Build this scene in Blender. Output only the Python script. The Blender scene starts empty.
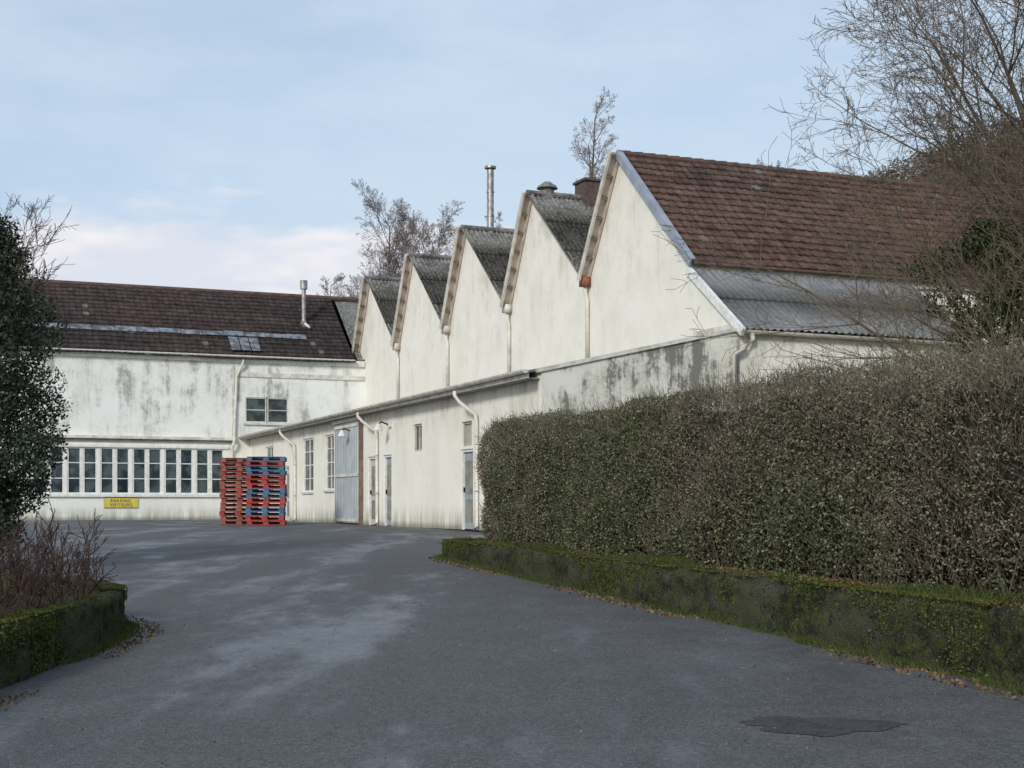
import bpy, math, random
import numpy as np
from mathutils import Vector, Matrix
R=np.random.RandomState(7); random.seed(7)
scene=bpy.context.scene
col=scene.collection

# ------------------------------------------------------------ materials
class N:
    def __init__(s,name):
        s.m=bpy.data.materials.new(name); s.m.use_nodes=True
        s.t=s.m.node_tree; s.b=s.t.nodes['Principled BSDF']
    def n(s,typ,**k):
        x=s.t.nodes.new(typ)
        for a,v in k.items(): setattr(x,a,v)
        return x
    def l(s,a,b): s.t.links.new(a,b)
    def noise(s,vec,scale,detail=5,rough=.6):
        x=s.n('ShaderNodeTexNoise'); x.inputs['Scale'].default_value=scale
        x.inputs['Detail'].default_value=min(detail,5); x.inputs['Roughness'].default_value=rough
        if vec is not None: s.l(vec,x.inputs['Vector'])
        return x.outputs['Fac']
    def mapping(s,scale):
        tc=s.n('ShaderNodeTexCoord'); mp=s.n('ShaderNodeMapping')
        mp.inputs['Scale'].default_value=scale; s.l(tc.outputs['Object'],mp.inputs['Vector'])
        return mp.outputs['Vector']
    def mr(s,v,a,b,c=0,d=1,smooth=True):
        x=s.n('ShaderNodeMapRange'); 
        if smooth: x.interpolation_type='SMOOTHSTEP'
        for i,q in enumerate((a,b,c,d)): x.inputs[i+1].default_value=q
        s.l(v,x.inputs[0]); return x.outputs[0]
    def math(s,op,a,b):
        x=s.n('ShaderNodeMath',operation=op)
        for i,q in enumerate((a,b)):
            if isinstance(q,(int,float)): x.inputs[i].default_value=q
            else: s.l(q,x.inputs[i])
        return x.outputs[0]
    def mix(s,f,a,b,mode='MIX'):
        x=s.n('ShaderNodeMix'); x.data_type='RGBA'; x.blend_type=mode
        for i,q in ((0,f),(6,a),(7,b)):
            if isinstance(q,(int,float)): x.inputs[i].default_value=q
            elif isinstance(q,tuple): x.inputs[i].default_value=(*q,1)
            else: s.l(q,x.inputs[i])
        return x.outputs[2]
    def z(s):
        tc=s.n('ShaderNodeTexCoord'); x=s.n('ShaderNodeSeparateXYZ'); s.l(tc.outputs['Object'],x.inputs[0]); return x
    def bump(s,h,st,dist=.02):
        x=s.n('ShaderNodeBump'); x.inputs['Strength'].default_value=st; x.inputs['Distance'].default_value=dist
        s.l(h,x.inputs['Height']); s.l(x.outputs[0],s.b.inputs['Normal'])
    def base(s,c):
        if isinstance(c,tuple): s.b.inputs['Base Color'].default_value=(*c,1)
        else: s.l(c,s.b.inputs['Base Color'])
    def rough(s,v,spec=.3):
        if isinstance(v,(int,float)): s.b.inputs['Roughness'].default_value=v
        else: s.l(v,s.b.inputs['Roughness'])
        s.b.inputs['Specular IOR Level'].default_value=spec

def simple(name,c,c2=None,scale=4,rough=.7,spec=.3,metal=0,bump=0):
    m=N(name); v=m.mapping((1,1,1)); f=m.noise(v,scale,3)
    if c2 is None: c2=tuple(x*.7 for x in c)
    m.base(m.mix(m.mr(f,.35,.65),c,c2)); m.rough(rough,spec); m.b.inputs['Metallic'].default_value=metal
    if bump: m.bump(f,bump)
    return m.m
def attr_mat(name,rough=.6,spec=.2,noise=0,diffuse=False):
    m=N(name); a=m.n('ShaderNodeAttribute',attribute_name='Col')
    c=a.outputs['Color']
    if diffuse:
        d=m.n('ShaderNodeBsdfDiffuse'); m.l(c,d.inputs['Color']); m.l(d.outputs[0],m.t.nodes['Material Output'].inputs['Surface']); m.t.nodes.remove(m.b); return m.m
    if noise:
        f=m.noise(m.mapping((1,1,1)),noise,6,.7)
        c=m.mix(1.0,c,m.mix(m.mr(f,.3,.7),(.55,.55,.55),(1.35,1.35,1.3)),'MULTIPLY')
    m.base(c); m.rough(rough,spec)
    return m.m
def plaster(name,base,zlo,zhi,amt,streak=.10,dirt=(.20,.20,.17)):
    m=N(name)
    v=m.mapping((1.0,1.0,.10)); v2=m.mapping((1,1,.8)); v3=m.mapping((1,1,1))
    st=m.noise(v,2.6,5,.65); bl=m.noise(v2,.75,5,.74); fi=m.noise(v3,9,5,.75)
    zz=m.z().outputs['Z']
    band=m.mr(zz,zlo,zhi)
    s=m.math('MULTIPLY',m.mr(st,.42,.70),m.mr(bl,.40,.62))
    s=m.math('MULTIPLY',s,m.math('ADD',m.math('MULTIPLY',band,amt*.8),streak))
    s2=m.math('MULTIPLY',m.mr(bl,.45,.70),m.math('MULTIPLY',band,amt))
    s2=m.math('MULTIPLY',s2,m.mr(fi,.36,.62,.1,1))
    s2=m.math('MULTIPLY',s2,m.mr(st,.35,.6,.35,1))
    tot=m.math('MINIMUM',m.math('ADD',s,s2),.92)
    tone=m.mix(m.mr(bl,.3,.7),base,tuple(x*f for x,f in zip(base,(.93,.92,.87))))
    c=m.mix(tot,tone,dirt)
    low=m.math('MULTIPLY',m.mr(zz,.75,0.0),m.mr(st,.35,.6))
    c=m.mix(m.math('MULTIPLY',low,.7),c,(.26,.25,.16))
    c=m.mix(m.mr(zz,.22,0,0,.6),c,(.10,.10,.06))
    m.base(c); m.rough(.85,.2); m.bump(fi,.25,.02)
    return m.m

M={}
M['plaster']=plaster('cream_plaster',(.82,.80,.72),9,11.5,.45)
M['plaster_gable']=plaster('gable_plaster',(.85,.825,.745),4.5,12,.32,.09)
M['plaster_annex']=plaster('annex_plaster',(.85,.825,.74),2.3,3.8,.5,.10)
M['plaster_end']=plaster('weathered_end_plaster',(.76,.75,.67),1.8,3.7,1.9,.25,dirt=(.17,.17,.145))
M['plaster_wing']=plaster('weathered_wing_plaster',(.82,.83,.80),2.6,4.6,1.0,.08,dirt=(.34,.35,.33))
M['white']=simple('white_painted_wood',(.80,.80,.77),(.64,.64,.60),6,.5)
M['offwhite']=simple('gutter_paint',(.72,.70,.63),(.50,.48,.42),3,.5)
M['pipe']=simple('cream_pipe_paint',(.76,.73,.65),(.58,.55,.46),3,.5)
M['beige']=simple('beige_board',(.60,.53,.45),(.45,.37,.31),3,.7)
M['brownwood']=simple('brown_batten',(.23,.17,.13),(.15,.10,.085),5,.8)
M['greymetal']=simple('zinc_flashing',(.34,.38,.44),(.26,.29,.33),2,.45,.5,.2)
M['flue']=simple('steel_flue',(.42,.41,.39),(.25,.22,.20),6,.45,.5,.6)
M['doorblue']=simple('grey_blue_door',(.35,.40,.44),(.28,.32,.35),3,.55)
M['doorgrey']=simple('sliding_door_grey',(.55,.58,.59),(.45,.48,.49),2,.55)
M['doorbeige']=simple('faded_door',(.48,.46,.38),(.36,.34,.28),3,.6)
M['rust']=simple('rusty_brick_box',(.34,.13,.07),(.20,.08,.05),8,.8)
M['dark']=simple('dark_interior',(.02,.022,.025),(.012,.012,.014),2,.7)
M['soffit']=simple('soffit',(.30,.29,.25),(.2,.19,.16),3,.8)
g=N('window_glass'); f=g.noise(g.mapping((1,1,1)),1.6,3)
g.base(g.mix(g.mr(f,.4,.6),(.012,.024,.030),(.07,.095,.105))); g.rough(.12,.5); M['glass']=g.m
g=N('skylight_sheet'); f=g.noise(g.mapping((1,1,1)),3,4)
g.base(g.mix(g.mr(f,.35,.62),(.24,.265,.30),(.085,.085,.09))); g.rough(.6,.3); M['skylight']=g.m
M['tile']=attr_mat('clay_roof_tiles',.8,.15,3.0)
M['leaf']=attr_mat('leaves',diffuse=True)
M['twig']=attr_mat('twigs',diffuse=True)
g=N('fibre_cement'); v=g.mapping((1,1,1)); a=g.noise(v,1.1,5,.75); b=g.noise(v,7,5,.75)
c=g.mix(g.mr(a,.38,.62),(.095,.09,.085),(.20,.195,.185)); c=g.mix(g.mr(b,.50,.62,0,.75),c,(.32,.32,.28))
c=g.mix(g.mr(b,.45,.34,0,.8),c,(.035,.036,.03)); g.base(c); g.rough(.85,.2); M['fibre']=g.m
g=N('grey_fibre_roof'); v=g.mapping((1,1,1)); a=g.noise(v,.9,5,.7); b=g.noise(v,9,5,.7)
c=g.mix(g.mr(a,.38,.62),(.16,.165,.175),(.23,.235,.24)); g.base(g.mix(g.mr(b,.50,.68,0,.6),c,(.10,.09,.075))); g.rough(.7,.3); M['fibre2']=g.m

# ------------------------------------------------------------ mesh helpers
def link(ob,parent=None):
    col.objects.link(ob)
    if parent: ob.parent=parent
    return ob
class MB:
    def __init__(s): s.v=[];s.f=[];s.mi=[];s.mats=[]
    def m(s,mat):
        if mat not in s.mats: s.mats.append(mat)
        return s.mats.index(mat)
    def poly(s,pts,mat):
        i=len(s.v); s.v+= [tuple(p) for p in pts]; s.f.append(tuple(range(i,i+len(pts)))); s.mi.append(s.m(mat))
    def beam(s,p,q,a,b,mat):
        p,q,a,b=map(Vector,(p,q,a,b)); i=len(s.v)
        for e in (p,q):
            for x,y in ((-1,-1),(1,-1),(1,1),(-1,1)): s.v.append(tuple(e+a*x+b*y))
        k=s.m(mat)
        for f in ((3,2,1,0),(4,5,6,7),(0,1,5,4),(1,2,6,5),(2,3,7,6),(3,0,4,7)):
            s.f.append(tuple(i+j for j in f)); s.mi.append(k)
    def box(s,lo,hi,mat):
        c=[(lo[j]+hi[j])/2 for j in range(3)]; h=[(hi[j]-lo[j])/2 for j in range(3)]
        s.beam((c[0],c[1],lo[2]),(c[0],c[1],hi[2]),(h[0],0,0),(0,h[1],0),mat)
    def tube(s,pts,r,mat,n=10,caps=True,r2=None):
        pts=[Vector(p) for p in pts]; k=s.m(mat); prev=None
        for idx,p in enumerate(pts):
            if idx==0: t=pts[1]-pts[0]
            elif idx==len(pts)-1: t=pts[-1]-pts[-2]
            else: t=(pts[idx+1]-p).normalized()+(p-pts[idx-1]).normalized()
            t.normalize(); ref=Vector((0.3,.9,.1)) if abs(t.z)>.9 else Vector((0,0,1))
            a=t.cross(ref).normalized(); b=t.cross(a)
            rr=r if r2 is None else r+(r2-r)*idx/(len(pts)-1)
            i=len(s.v)
            for j in range(n):
                an=2*math.pi*j/n; s.v.append(tuple(p+a*math.cos(an)*rr+b*math.sin(an)*rr))
            if prev is not None:
                for j in range(n):
                    s.f.append((prev+j,prev+(j+1)%n,i+(j+1)%n,i+j)); s.mi.append(k)
            elif caps: s.f.append(tuple(range(i,i+n))[::-1]); s.mi.append(k)
            prev=i
        if caps: s.f.append(tuple(range(prev,prev+n))); s.mi.append(k)
    def make(s,name,parent=None,smooth=False):
        me=bpy.data.meshes.new(name); me.from_pydata(s.v,[],s.f)
        for m in s.mats: me.materials.append(m)
        me.polygons.foreach_set('material_index',s.mi)
        if smooth: me.polygons.foreach_set('use_smooth',[True]*len(s.f))
        me.update(); return link(bpy.data.objects.new(name,me),parent)
def npmesh(name,V,F,mats,colors=None,parent=None,smooth=False,mi=None):
    V=np.asarray(V,dtype=np.float32); F=np.asarray(F,dtype=np.int32); k=F.shape[1]
    me=bpy.data.meshes.new(name)
    me.vertices.add(len(V)); me.vertices.foreach_set('co',V.ravel())
    me.loops.add(F.size); me.loops.foreach_set('vertex_index',F.ravel())
    me.polygons.add(len(F)); me.polygons.foreach_set('loop_start',np.arange(0,F.size,k,dtype=np.int32))
    me.polygons.foreach_set('loop_total',np.full(len(F),k,dtype=np.int32))
    if smooth: me.polygons.foreach_set('use_smooth',np.ones(len(F),dtype=bool))
    for m in mats: me.materials.append(m)
    if colors is not None:
        a=me.color_attributes.new('Col','FLOAT_COLOR','POINT')
        c=np.ones((len(V),4),dtype=np.float32); c[:,:3]=colors; a.data.foreach_set('color',c.ravel())
    me.update(calc_edges=True)
    return link(bpy.data.objects.new(name,me),parent)
def unit(a): return a/np.maximum(np.linalg.norm(a,axis=1,keepdims=True),1e-9)
def leaf_cloud(name,P,size,C,parent=None,aspect=.6,flat=0):
    n=len(P); size=np.broadcast_to(size,(n,)).reshape(-1,1)
    a=unit(R.normal(size=(n,3))*np.array([1,1,1-flat])); b=unit(np.cross(a,R.normal(size=(n,3))))
    V=np.stack([P-a*size,P-b*size*aspect,P+a*size,P+b*size*aspect],1).reshape(-1,3)
    F=np.arange(4*n).reshape(n,4)
    return npmesh(name,V,F,[M['leaf']],np.repeat(np.clip(C,0,1),4,axis=0),parent)
def sticks(name,P,Q,r0,r1,C,parent=None,k=3):
    P=np.asarray(P,float);Q=np.asarray(Q,float);n=len(P)
    t=unit(Q-P); ref=np.where(np.abs(t[:,2:3])>.9,np.array([[1.,0,0]]),np.array([[0,0,1.]]))
    a=unit(np.cross(t,ref)); b=np.cross(t,a)
    r0=np.broadcast_to(r0,(n,)).reshape(-1,1); r1=np.broadcast_to(r1,(n,)).reshape(-1,1)
    vs=[]
    for e,r in ((P,r0),(Q,r1)):
        for j in range(k):
            an=2*math.pi*j/k; vs.append(e+a*math.cos(an)*r+b*math.sin(an)*r)
    V=np.stack(vs,1).reshape(-1,3); o=(np.arange(n)*2*k)[:,None,None]
    f=np.array([[j,(j+1)%k,k+(j+1)%k,k+j] for j in range(k)])[None]
    F=(o+f).reshape(-1,4)
    C=np.broadcast_to(np.asarray(C,float),(n,3))
    return npmesh(name,V,F,[M['twig']],np.repeat(C,2*k,axis=0),parent)
class SN: # smooth pseudo noise
    def __init__(s,seed,freq,oct=4):
        r=np.random.RandomState(seed); s.w=[]
        for o in range(oct):
            for _ in range(5):
                d=r.normal(size=3); d/=np.linalg.norm(d); s.w.append((d*freq*2**o*r.uniform(.7,1.3),r.uniform(0,6.28),.62**o))
        s.n=math.sqrt(sum(w[2]**2 for w in s.w)/2)
    def __call__(s,P):
        return sum(np.sin(P@w[0]+w[1])*w[2] for w in s.w)/s.n
def empty(name,loc=(0,0,0),rot=0):
    e=bpy.data.objects.new(name,None); e.location=loc; e.rotation_euler=(0,0,rot); col.objects.link(e); return e

# ------------------------------------------------------------ ground
def zg(y): return np.interp(y,[0,28,33,40],[0,.756,.87,.95])
ys=np.concatenate([[-1500,-600,-200,-80,-30],np.arange(-20,81),[90,110,150,220,350,600,1000,1800]]).astype(float)
xs=np.array([-1800,-900,-400,-150,-60]+list(range(-30,31,3))+[60,150,400,900,1800],float)
V=[(x,y,float(zg(y))) for y in ys for x in xs]; nx=len(xs)
F=[(j*nx+i,j*nx+i+1,(j+1)*nx+i+1,(j+1)*nx+i) for j in range(len(ys)-1) for i in range(nx-1)]
g=N('grass_ground'); v=g.mapping((1,1,1)); a=g.noise(v,.5,5,.7); b=g.noise(v,12,5,.7)
c=g.mix(g.mr(a,.35,.65),(.06,.075,.025),(.12,.10,.05)); g.base(g.mix(g.mr(b,.4,.6,0,.5),c,(.04,.045,.02))); g.rough(.95,.1); g.bump(b,.5,.05)
npmesh('ground',V,F,[g.m])
W0=np.array([3.67,10.0]); WD=np.array([-.3204,.9473]); WN=np.array([.9473,.3204])
def wallx(y): return W0[0]+WD[0]*(y-W0[1])/WD[1]
g=N('asphalt'); v=g.mapping((1,1,1))
big=g.noise(g.mapping((.60,.20,1)),1.0,5,.68); mid=g.noise(v,1.7,5,.75); fine=g.noise(v,24,4,.8); agg=g.noise(v,70,2,.7)
c=g.mix(g.mr(mid,.35,.65),(.062,.061,.063),(.098,.097,.100))
c=g.mix(g.mr(big,.50,.66,0,.7),c,(.150,.156,.172))  # sheen patches: pale bluish sky reflection painted into the base colour
c=g.mix(g.mr(big,.46,.34,0,.3),c,(.044,.044,.045))
c=g.mix(g.mr(fine,.44,.60,0,.65),c,(.032,.032,.033)); c=g.mix(g.mr(agg,.55,.67,0,.7),c,(.25,.245,.24))
c=g.mix(g.mr(fine,.38,.30,0,.6),c,(.19,.19,.185))
g.base(c); g.rough(g.math('ADD',g.mr(big,.46,.62,.76,.40),g.mr(mid,.4,.6,-.06,.08)),.45)
g.bump(g.math('ADD',fine,g.math('MULTIPLY',agg,.6)),.7,.012)
V=[];F=[]
yr=np.arange(-20,81).astype(float)
for y in yr:
    r=wallx(y)+.12 if y<25.5 else 14.0
    for k in range(9): V.append((-26+(r+26)*k/8,y,float(zg(y))+.004))
for j in range(len(yr)-1):
    for i in range(8): F.append((j*9+i,j*9+i+1,(j+1)*9+i+1,(j+1)*9+i))
npmesh('asphalt_road',V,F,[g.m])
pm=N('tar_patch'); f=pm.noise(pm.mapping((1,1,1)),40,5,.8); f2=pm.noise(pm.mapping((1,1,1)),5,4,.7)
c=pm.mix(pm.mr(f,.4,.62),(.026,.026,.027),(.085,.085,.086)); c=pm.mix(pm.mr(f2,.42,.58,0,.8),c,(.068,.069,.071)); pm.base(c); pm.rough(.85,.25); pm.bump(f,.7,.012)
pts=[]
for k in range(48):
    an=k/48*6.283; rr=1+.13*math.sin(3*an+1)+.08*math.sin(7*an)+R.uniform(-.09,.09)
    y=8.62+math.sin(an)*.30*rr; pts.append((1.90+math.cos(an)*.46*rr,y,.027*y+.008))
mb=MB(); mb.poly(pts,pm.m); mb.make('road_patch')

# ------------------------------------------------------------ factory
ORG=(-11.66,62.1,.95); ANG=math.atan2(-.9246,.3810)
fac=empty('sawtooth_factory',ORG,ANG); wing=empty('factory_wing',ORG,ANG)
def wall_open(mb,axis,c,a0,a1,z0,z1,ops,depth,mat,inward):
    As=sorted(set([a0,a1]+[o[0] for o in ops]+[o[1] for o in ops])); Zs=sorted(set([z0,z1]+[o[2] for o in ops]+[o[3] for o in ops]))
    P=(lambda a,z,d=0:(a,c+d*inward,z)) if axis=='u' else (lambda a,z,d=0:(c+d*inward,a,z))
    for i in range(len(As)-1):
        for j in range(len(Zs)-1):
            am=(As[i]+As[i+1])/2; zm=(Zs[j]+Zs[j+1])/2
            if any(o[0]<am<o[1] and o[2]<zm<o[3] for o in ops): continue
            mb.poly([P(As[i],Zs[j]),P(As[i+1],Zs[j]),P(As[i+1],Zs[j+1]),P(As[i],Zs[j+1])],mat)
    for o in ops:
        x0,x1,y0,y1=o[:4]
        for (p,q) in (((x0,y0),(x1,y0)),((x1,y0),(x1,y1)),((x1,y1),(x0,y1)),((x0,y1),(x0,y0))):
            mb.poly([P(*p),P(*q),P(*q,depth),P(*p,depth)],mat)
def window(mb,axis,c,inward,a0,a1,z0,z1,d,nv,nh,fr=.06,bar=.035,glass='glass',frame='white'):
    def bx(x0,x1,y0,y1,d0,d1,mat):
        lo,hi=sorted((c+d0*inward,c+d1*inward))
        if axis=='u': mb.box((x0,lo,y0),(x1,hi,y1),M[mat])
        else: mb.box((lo,x0,y0),(hi,x1,y1),M[mat])
    bx(a0,a1,z0,z1,d,d+.02,glass)
    f0,f1=d-.05,d-.002
    bx(a0,a0+fr,z0,z1,f0,f1,frame); bx(a1-fr,a1,z0,z1,f0,f1,frame)
    bx(a0+fr,a1-fr,z0,z0+fr,f0,f1,frame); bx(a0+fr,a1-fr,z1-fr,z1,f0,f1,frame)
    for i in range(1,nv): 
        x=a0+(a1-a0)*i/nv; bx(x-bar/2,x+bar/2,z0+fr,z1-fr,f0+.008,f1,frame)
    for i in range(1,nh):
        y=z0+(z1-z0)*i/nh; bx(a0+fr,a1-fr,y-bar/2,y+bar/2,f0+.014,f1,frame)
PK=[.90,7.12,13.36,19.58,25.95]; VL=[-1.03,5.19,11.41,17.63,23.85]; HPK=[10.85,10.84,10.83,10.82,10.66]; HP=10.83; HV=7.35
SG=5.3; SB=32.0
mb=MB()
mb.poly([(0,SG,0),(32.4,SG,0),(32.4,SG,4.9),(29.94,SG,6.8),(29.94,SG,7.0),(VL[4],SG,HV),(VL[3],SG,HV),(VL[2],SG,HV),(VL[1],SG,HV),(0,SG,HV)][::-1],M['plaster_gable'])
for i in range(5):
    e=(29.94,7.0) if i==4 else (VL[i+1],HV)
    mb.poly([(e[0],SG,e[1]),(VL[i],SG,HV),(PK[i],SG,HPK[i])],M['plaster_gable'])
mb.poly([(-1,SB,0),(30,SB,0),(30,SB,7),(-1,SB,7.3)],M['plaster'])
for i in range(5):
    e=(29.94,7.0) if i==4 else (VL[i+1],HV)
    mb.poly([(e[0],SB,e[1]),(VL[i],SB,HV),(PK[i],SB,HPK[i])],M['plaster'])
mb.poly([(29.94,12.2,0),(29.94,SB,0),(29.94,SB,7),(29.94,12.2,7)],M['plaster'])
mb.poly([(29.94,SG,5),(29.94,12.2,5),(29.94,12.2,7),(29.94,SG,7)],M['plaster'])
mb.poly([(29.94,12.2,0),(32.4,12.2,0),(32.4,12.2,4.9),(29.94,12.2,6.8)],M['plaster'])
mb.make('gable_walls',fac)
mb=MB()
mb.poly([(32.4,0,0),(32.4,5.3,0),(32.4,5.3,4.92),(32.4,0,3.72)],M['plaster_end'])
mb.poly([(32.4,5.3,0),(32.4,12.2,0),(32.4,12.2,4.9),(32.4,5.3,4.9)],M['plaster_annex'])
mb.make('end_wall',fac)
mb=MB()
mb.beam((32.36,-.1,3.75),(32.36,5.3,4.97),(.09,0,0),(0,-.01,.045),M['offwhite'])
mb.make('end_wall_coping',fac)
ops=[(27.0-.0,27.95,0.0,2.12),(27.1,27.85,2.2,2.85),(23.0,23.8,2.2,3.0),(20.05,20.9,0,2.2),(18.35,19.3,0,2.2),
     (13.0,14.2,1.18,3.15),(9.7,11.3,1.14,3.15),(6.6,7.5,0,2.2),(3.2,4.6,1.2,3.1),(30.2,30.9,2.3,2.75)]
mb=MB(); wall_open(mb,'u',0,0,32.4,0,3.75,ops,.16,M['plaster_annex'],1); mb.make('annexe_wall',fac)
mb=MB()
def door(a0,a1,z1,mat):
    mb.box((a0,.10,0.02),(a1,.14,z1),M[mat])
    for x0,x1 in ((a0,a0+.07),(a1-.07,a1)): mb.box((x0,.04,0),(x1,.098,z1),M['white'])
    mb.box((a0+.07,.04,z1-.07),(a1-.07,.098,z1),M['white'])
    mb.box((a0+.14,.09,.95),(a1-.14,.099,z1-.3),M['soffit']); mb.box((a0+.14,.09,.2),(a1-.14,.099,.8),M['soffit'])
    mb.box((a0+.09,.05,1.0),(a0+.12,.098,1.12),M['dark'])
door(27.0,27.95,2.12,'doorblue'); door(20.05,20.9,2.2,'doorblue'); door(18.35,19.3,2.2,'doorgrey'); door(6.6,7.5,2.2,'doorgrey')
window(mb,'u',0,1,27.1,27.85,2.2,2.85,.1,1,1,frame='doorbeige',glass='doorbeige')
window(mb,'u',0,1,23.0,23.8,2.2,3.0,.1,2,1,frame='beige')
window(mb,'u',0,1,30.2,30.9,2.3,2.75,.1,1,1,frame='beige')
for a,b_,c_,d_ in ((13.0,14.2,1.18,3.15),(9.7,11.3,1.14,3.15),(3.2,4.6,1.2,3.1)):
    window(mb,'u',0,1,a,b_,c_,d_,.1,2,4); mb.box((a-.06,-.06,c_-.07),(b_+.06,.1,c_-.003),M['offwhite'])
mb.make('annexe_doors_and_windows',fac)
mb=MB()
mb.box((14.75,-.12,.06),(16.22,-.06,3.42),M['doorgrey']); mb.box((16.25,-.13,.06),(17.75,-.07,3.42),M['doorgrey'])
for x in np.arange(14.9,17.7,.2): mb.box((x,-.145,.1),(x+.012,-.131 if x>16.25 else -.121,3.38),M['doorblue'])
mb.box((14.6,-.2,3.43),(17.9,-.02,3.55),M['offwhite'])
for z in (.1,1.6,3.25): mb.box((14.78,-.16,z),(17.72,-.146,z+.1),M['offwhite'])
mb.box((17.77,-.14,0),(17.86,-.0,3.42),M['brownwood'])
mb.make('sliding_door',fac)
mb=MB()
def slab(mb,p,q,u0,u1,t,mat):
    d=Vector((0,q[0]-p[0],q[1]-p[1])).normalized(); n=Vector((0,-d.z,d.y))
    mb.beam(((u0+u1)/2,p[0],p[1]),((u0+u1)/2,q[0],q[1]),((u1-u0)/2,0,0),tuple(n*t/2),mat)
slab(mb,(-.42,3.70),(5.28,4.93),0.02,32.28,.06,M['fibre2'])
mb.box((.02,-.40,3.56),(32.5,-.36,3.665),M['offwhite'])
mb.box((.02,-.355,3.56),(32.3,-.005,3.59),M['soffit'])
mb.make('annexe_roof',fac)
def gutter(mb,p,q,r,mat,outd):
    p,q=Vector(p),Vector(q); a=Vector(outd); b=Vector((0,0,1)); n=8
    for rr,flip in ((r,False),(r-.012,True)):
        i=len(mb.v); k=mb.m(mat)
        for e in (p,q):
            for j in range(n+1):
                an=math.pi*j/n; mb.v.append(tuple(e+a*math.cos(an)*rr-b*math.sin(an)*rr))
        for j in range(n):
            f=(i+j,i+j+1,i+n+1+j+1,i+n+1+j); mb.f.append(f[::-1] if flip else f); mb.mi.append(k)
    for e in (p,q):
        mb.poly([tuple(e+a*math.cos(math.pi*j/n)*r-b*math.sin(math.pi*j/n)*r) for j in range(n+1)],mat)
mb=MB()
gutter(mb,(0,-.49,3.68),(32.6,-.49,3.74),.085,M['offwhite'],(0,-1,0))
gutter(mb,(32.56,5.35,4.92),(32.56,12.2,4.90),.08,M['pipe'],(1,0,0))
gutter(mb,(30.1,5.3,6.98),(30.1,SB,6.96),.08,M['brownwood'],(1,0,0))
def downpipe(u,z0=0,off=-.08,top=3.6,dx=.0):
    mb.tube([(u-dx,-.49,top),(u-dx,-.49,top-.12),(u-dx*.7,-.40,top-.3),(u,off-.03,top-.62),(u,off,top-.8),(u,off,z0+.12),(u,off-.05,z0+.02)],.05,M['pipe'])
    for z in (1.0,2.2): mb.tube([(u,off,z),(u,off,z+.05)],.064,M['offwhite'])
downpipe(28.4,dx=.5); downpipe(19.6,dx=.7); downpipe(8.7,dx=.7)
for i in (1,2,3,4):
    u=VL[i]; zt=HV-.1; zr=4.95
    mb.tube([(u,SG-.12,zt),(u,SG-.12,zt-.25),(u+.05,SG-.09,zt-.4),(u+.05,SG-.09,zr+.02)],.06,M['pipe'])
    mb.box((u-.16,SG-.26,zt-.02),(u+.16,SG-.02,zt+.26),M['rust'] if i==4 else M['offwhite'])
mb.tube([(32.56,5.55,4.84),(32.56,5.55,4.7),(32.52,5.35,4.45),(32.5,5.1,4.3),(32.5,5.1,.1)],.06,M['pipe'])
mb.make('gutters_and_downpipes',fac,smooth=True)
mb=MB()
for u in (17.95+2.9,13.0-.8+4.5):
    mb.box((u-.08,-.1,3.05),(u+.08,-.004,3.2),M['offwhite']); mb.tube([(u,-.1,3.12),(u,-.32,3.2),(u,-.4,3.1)],.025,M['dark']); mb.tube([(u,-.4,3.14),(u,-.4,2.94)],.05,M['white'],r2=.15)
mb.make('wall_lamps',fac)
def roofframe(top,bot):
    T=Vector((top[0],0,top[1])); B=Vector((bot[0],0,bot[1])); d=(T-B); L=d.length; d.normalize()
    n=Vector((-d.z,0,d.x)); 
    if n.z<0: n=-n
    return B,d,n,L
def corr(name,parent,top,bot,s0,s1,mat,wl=.17,amp=.028,rows=3,sag=.012):
    B,d,n,L=roofframe(top,bot); m=int((s1-s0)/(wl/6)); V=[];F=[]
    rs=[];
    for k in range(rows): rs+= [L*k/rows-.08*(k>0), L*(k+1)/rows]
    for j,r in enumerate(rs):
        lift=.03 if j%2==0 else .0
        for i in range(m+1):
            s=s0+(s1-s0)*i/m; h=amp*math.sin(2*math.pi*(s-s0)/wl)+lift+.02+sag*math.sin(s*.9+j)
            p=B+d*r+n*h; V.append((p.x,s,p.z))
    for j in range(len(rs)-1):
        for i in range(m): F.append((j*(m+1)+i,j*(m+1)+i+1,(j+1)*(m+1)+i+1,(j+1)*(m+1)+i))
    return npmesh(name,V,F,[mat],None,parent,smooth=False)
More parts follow.
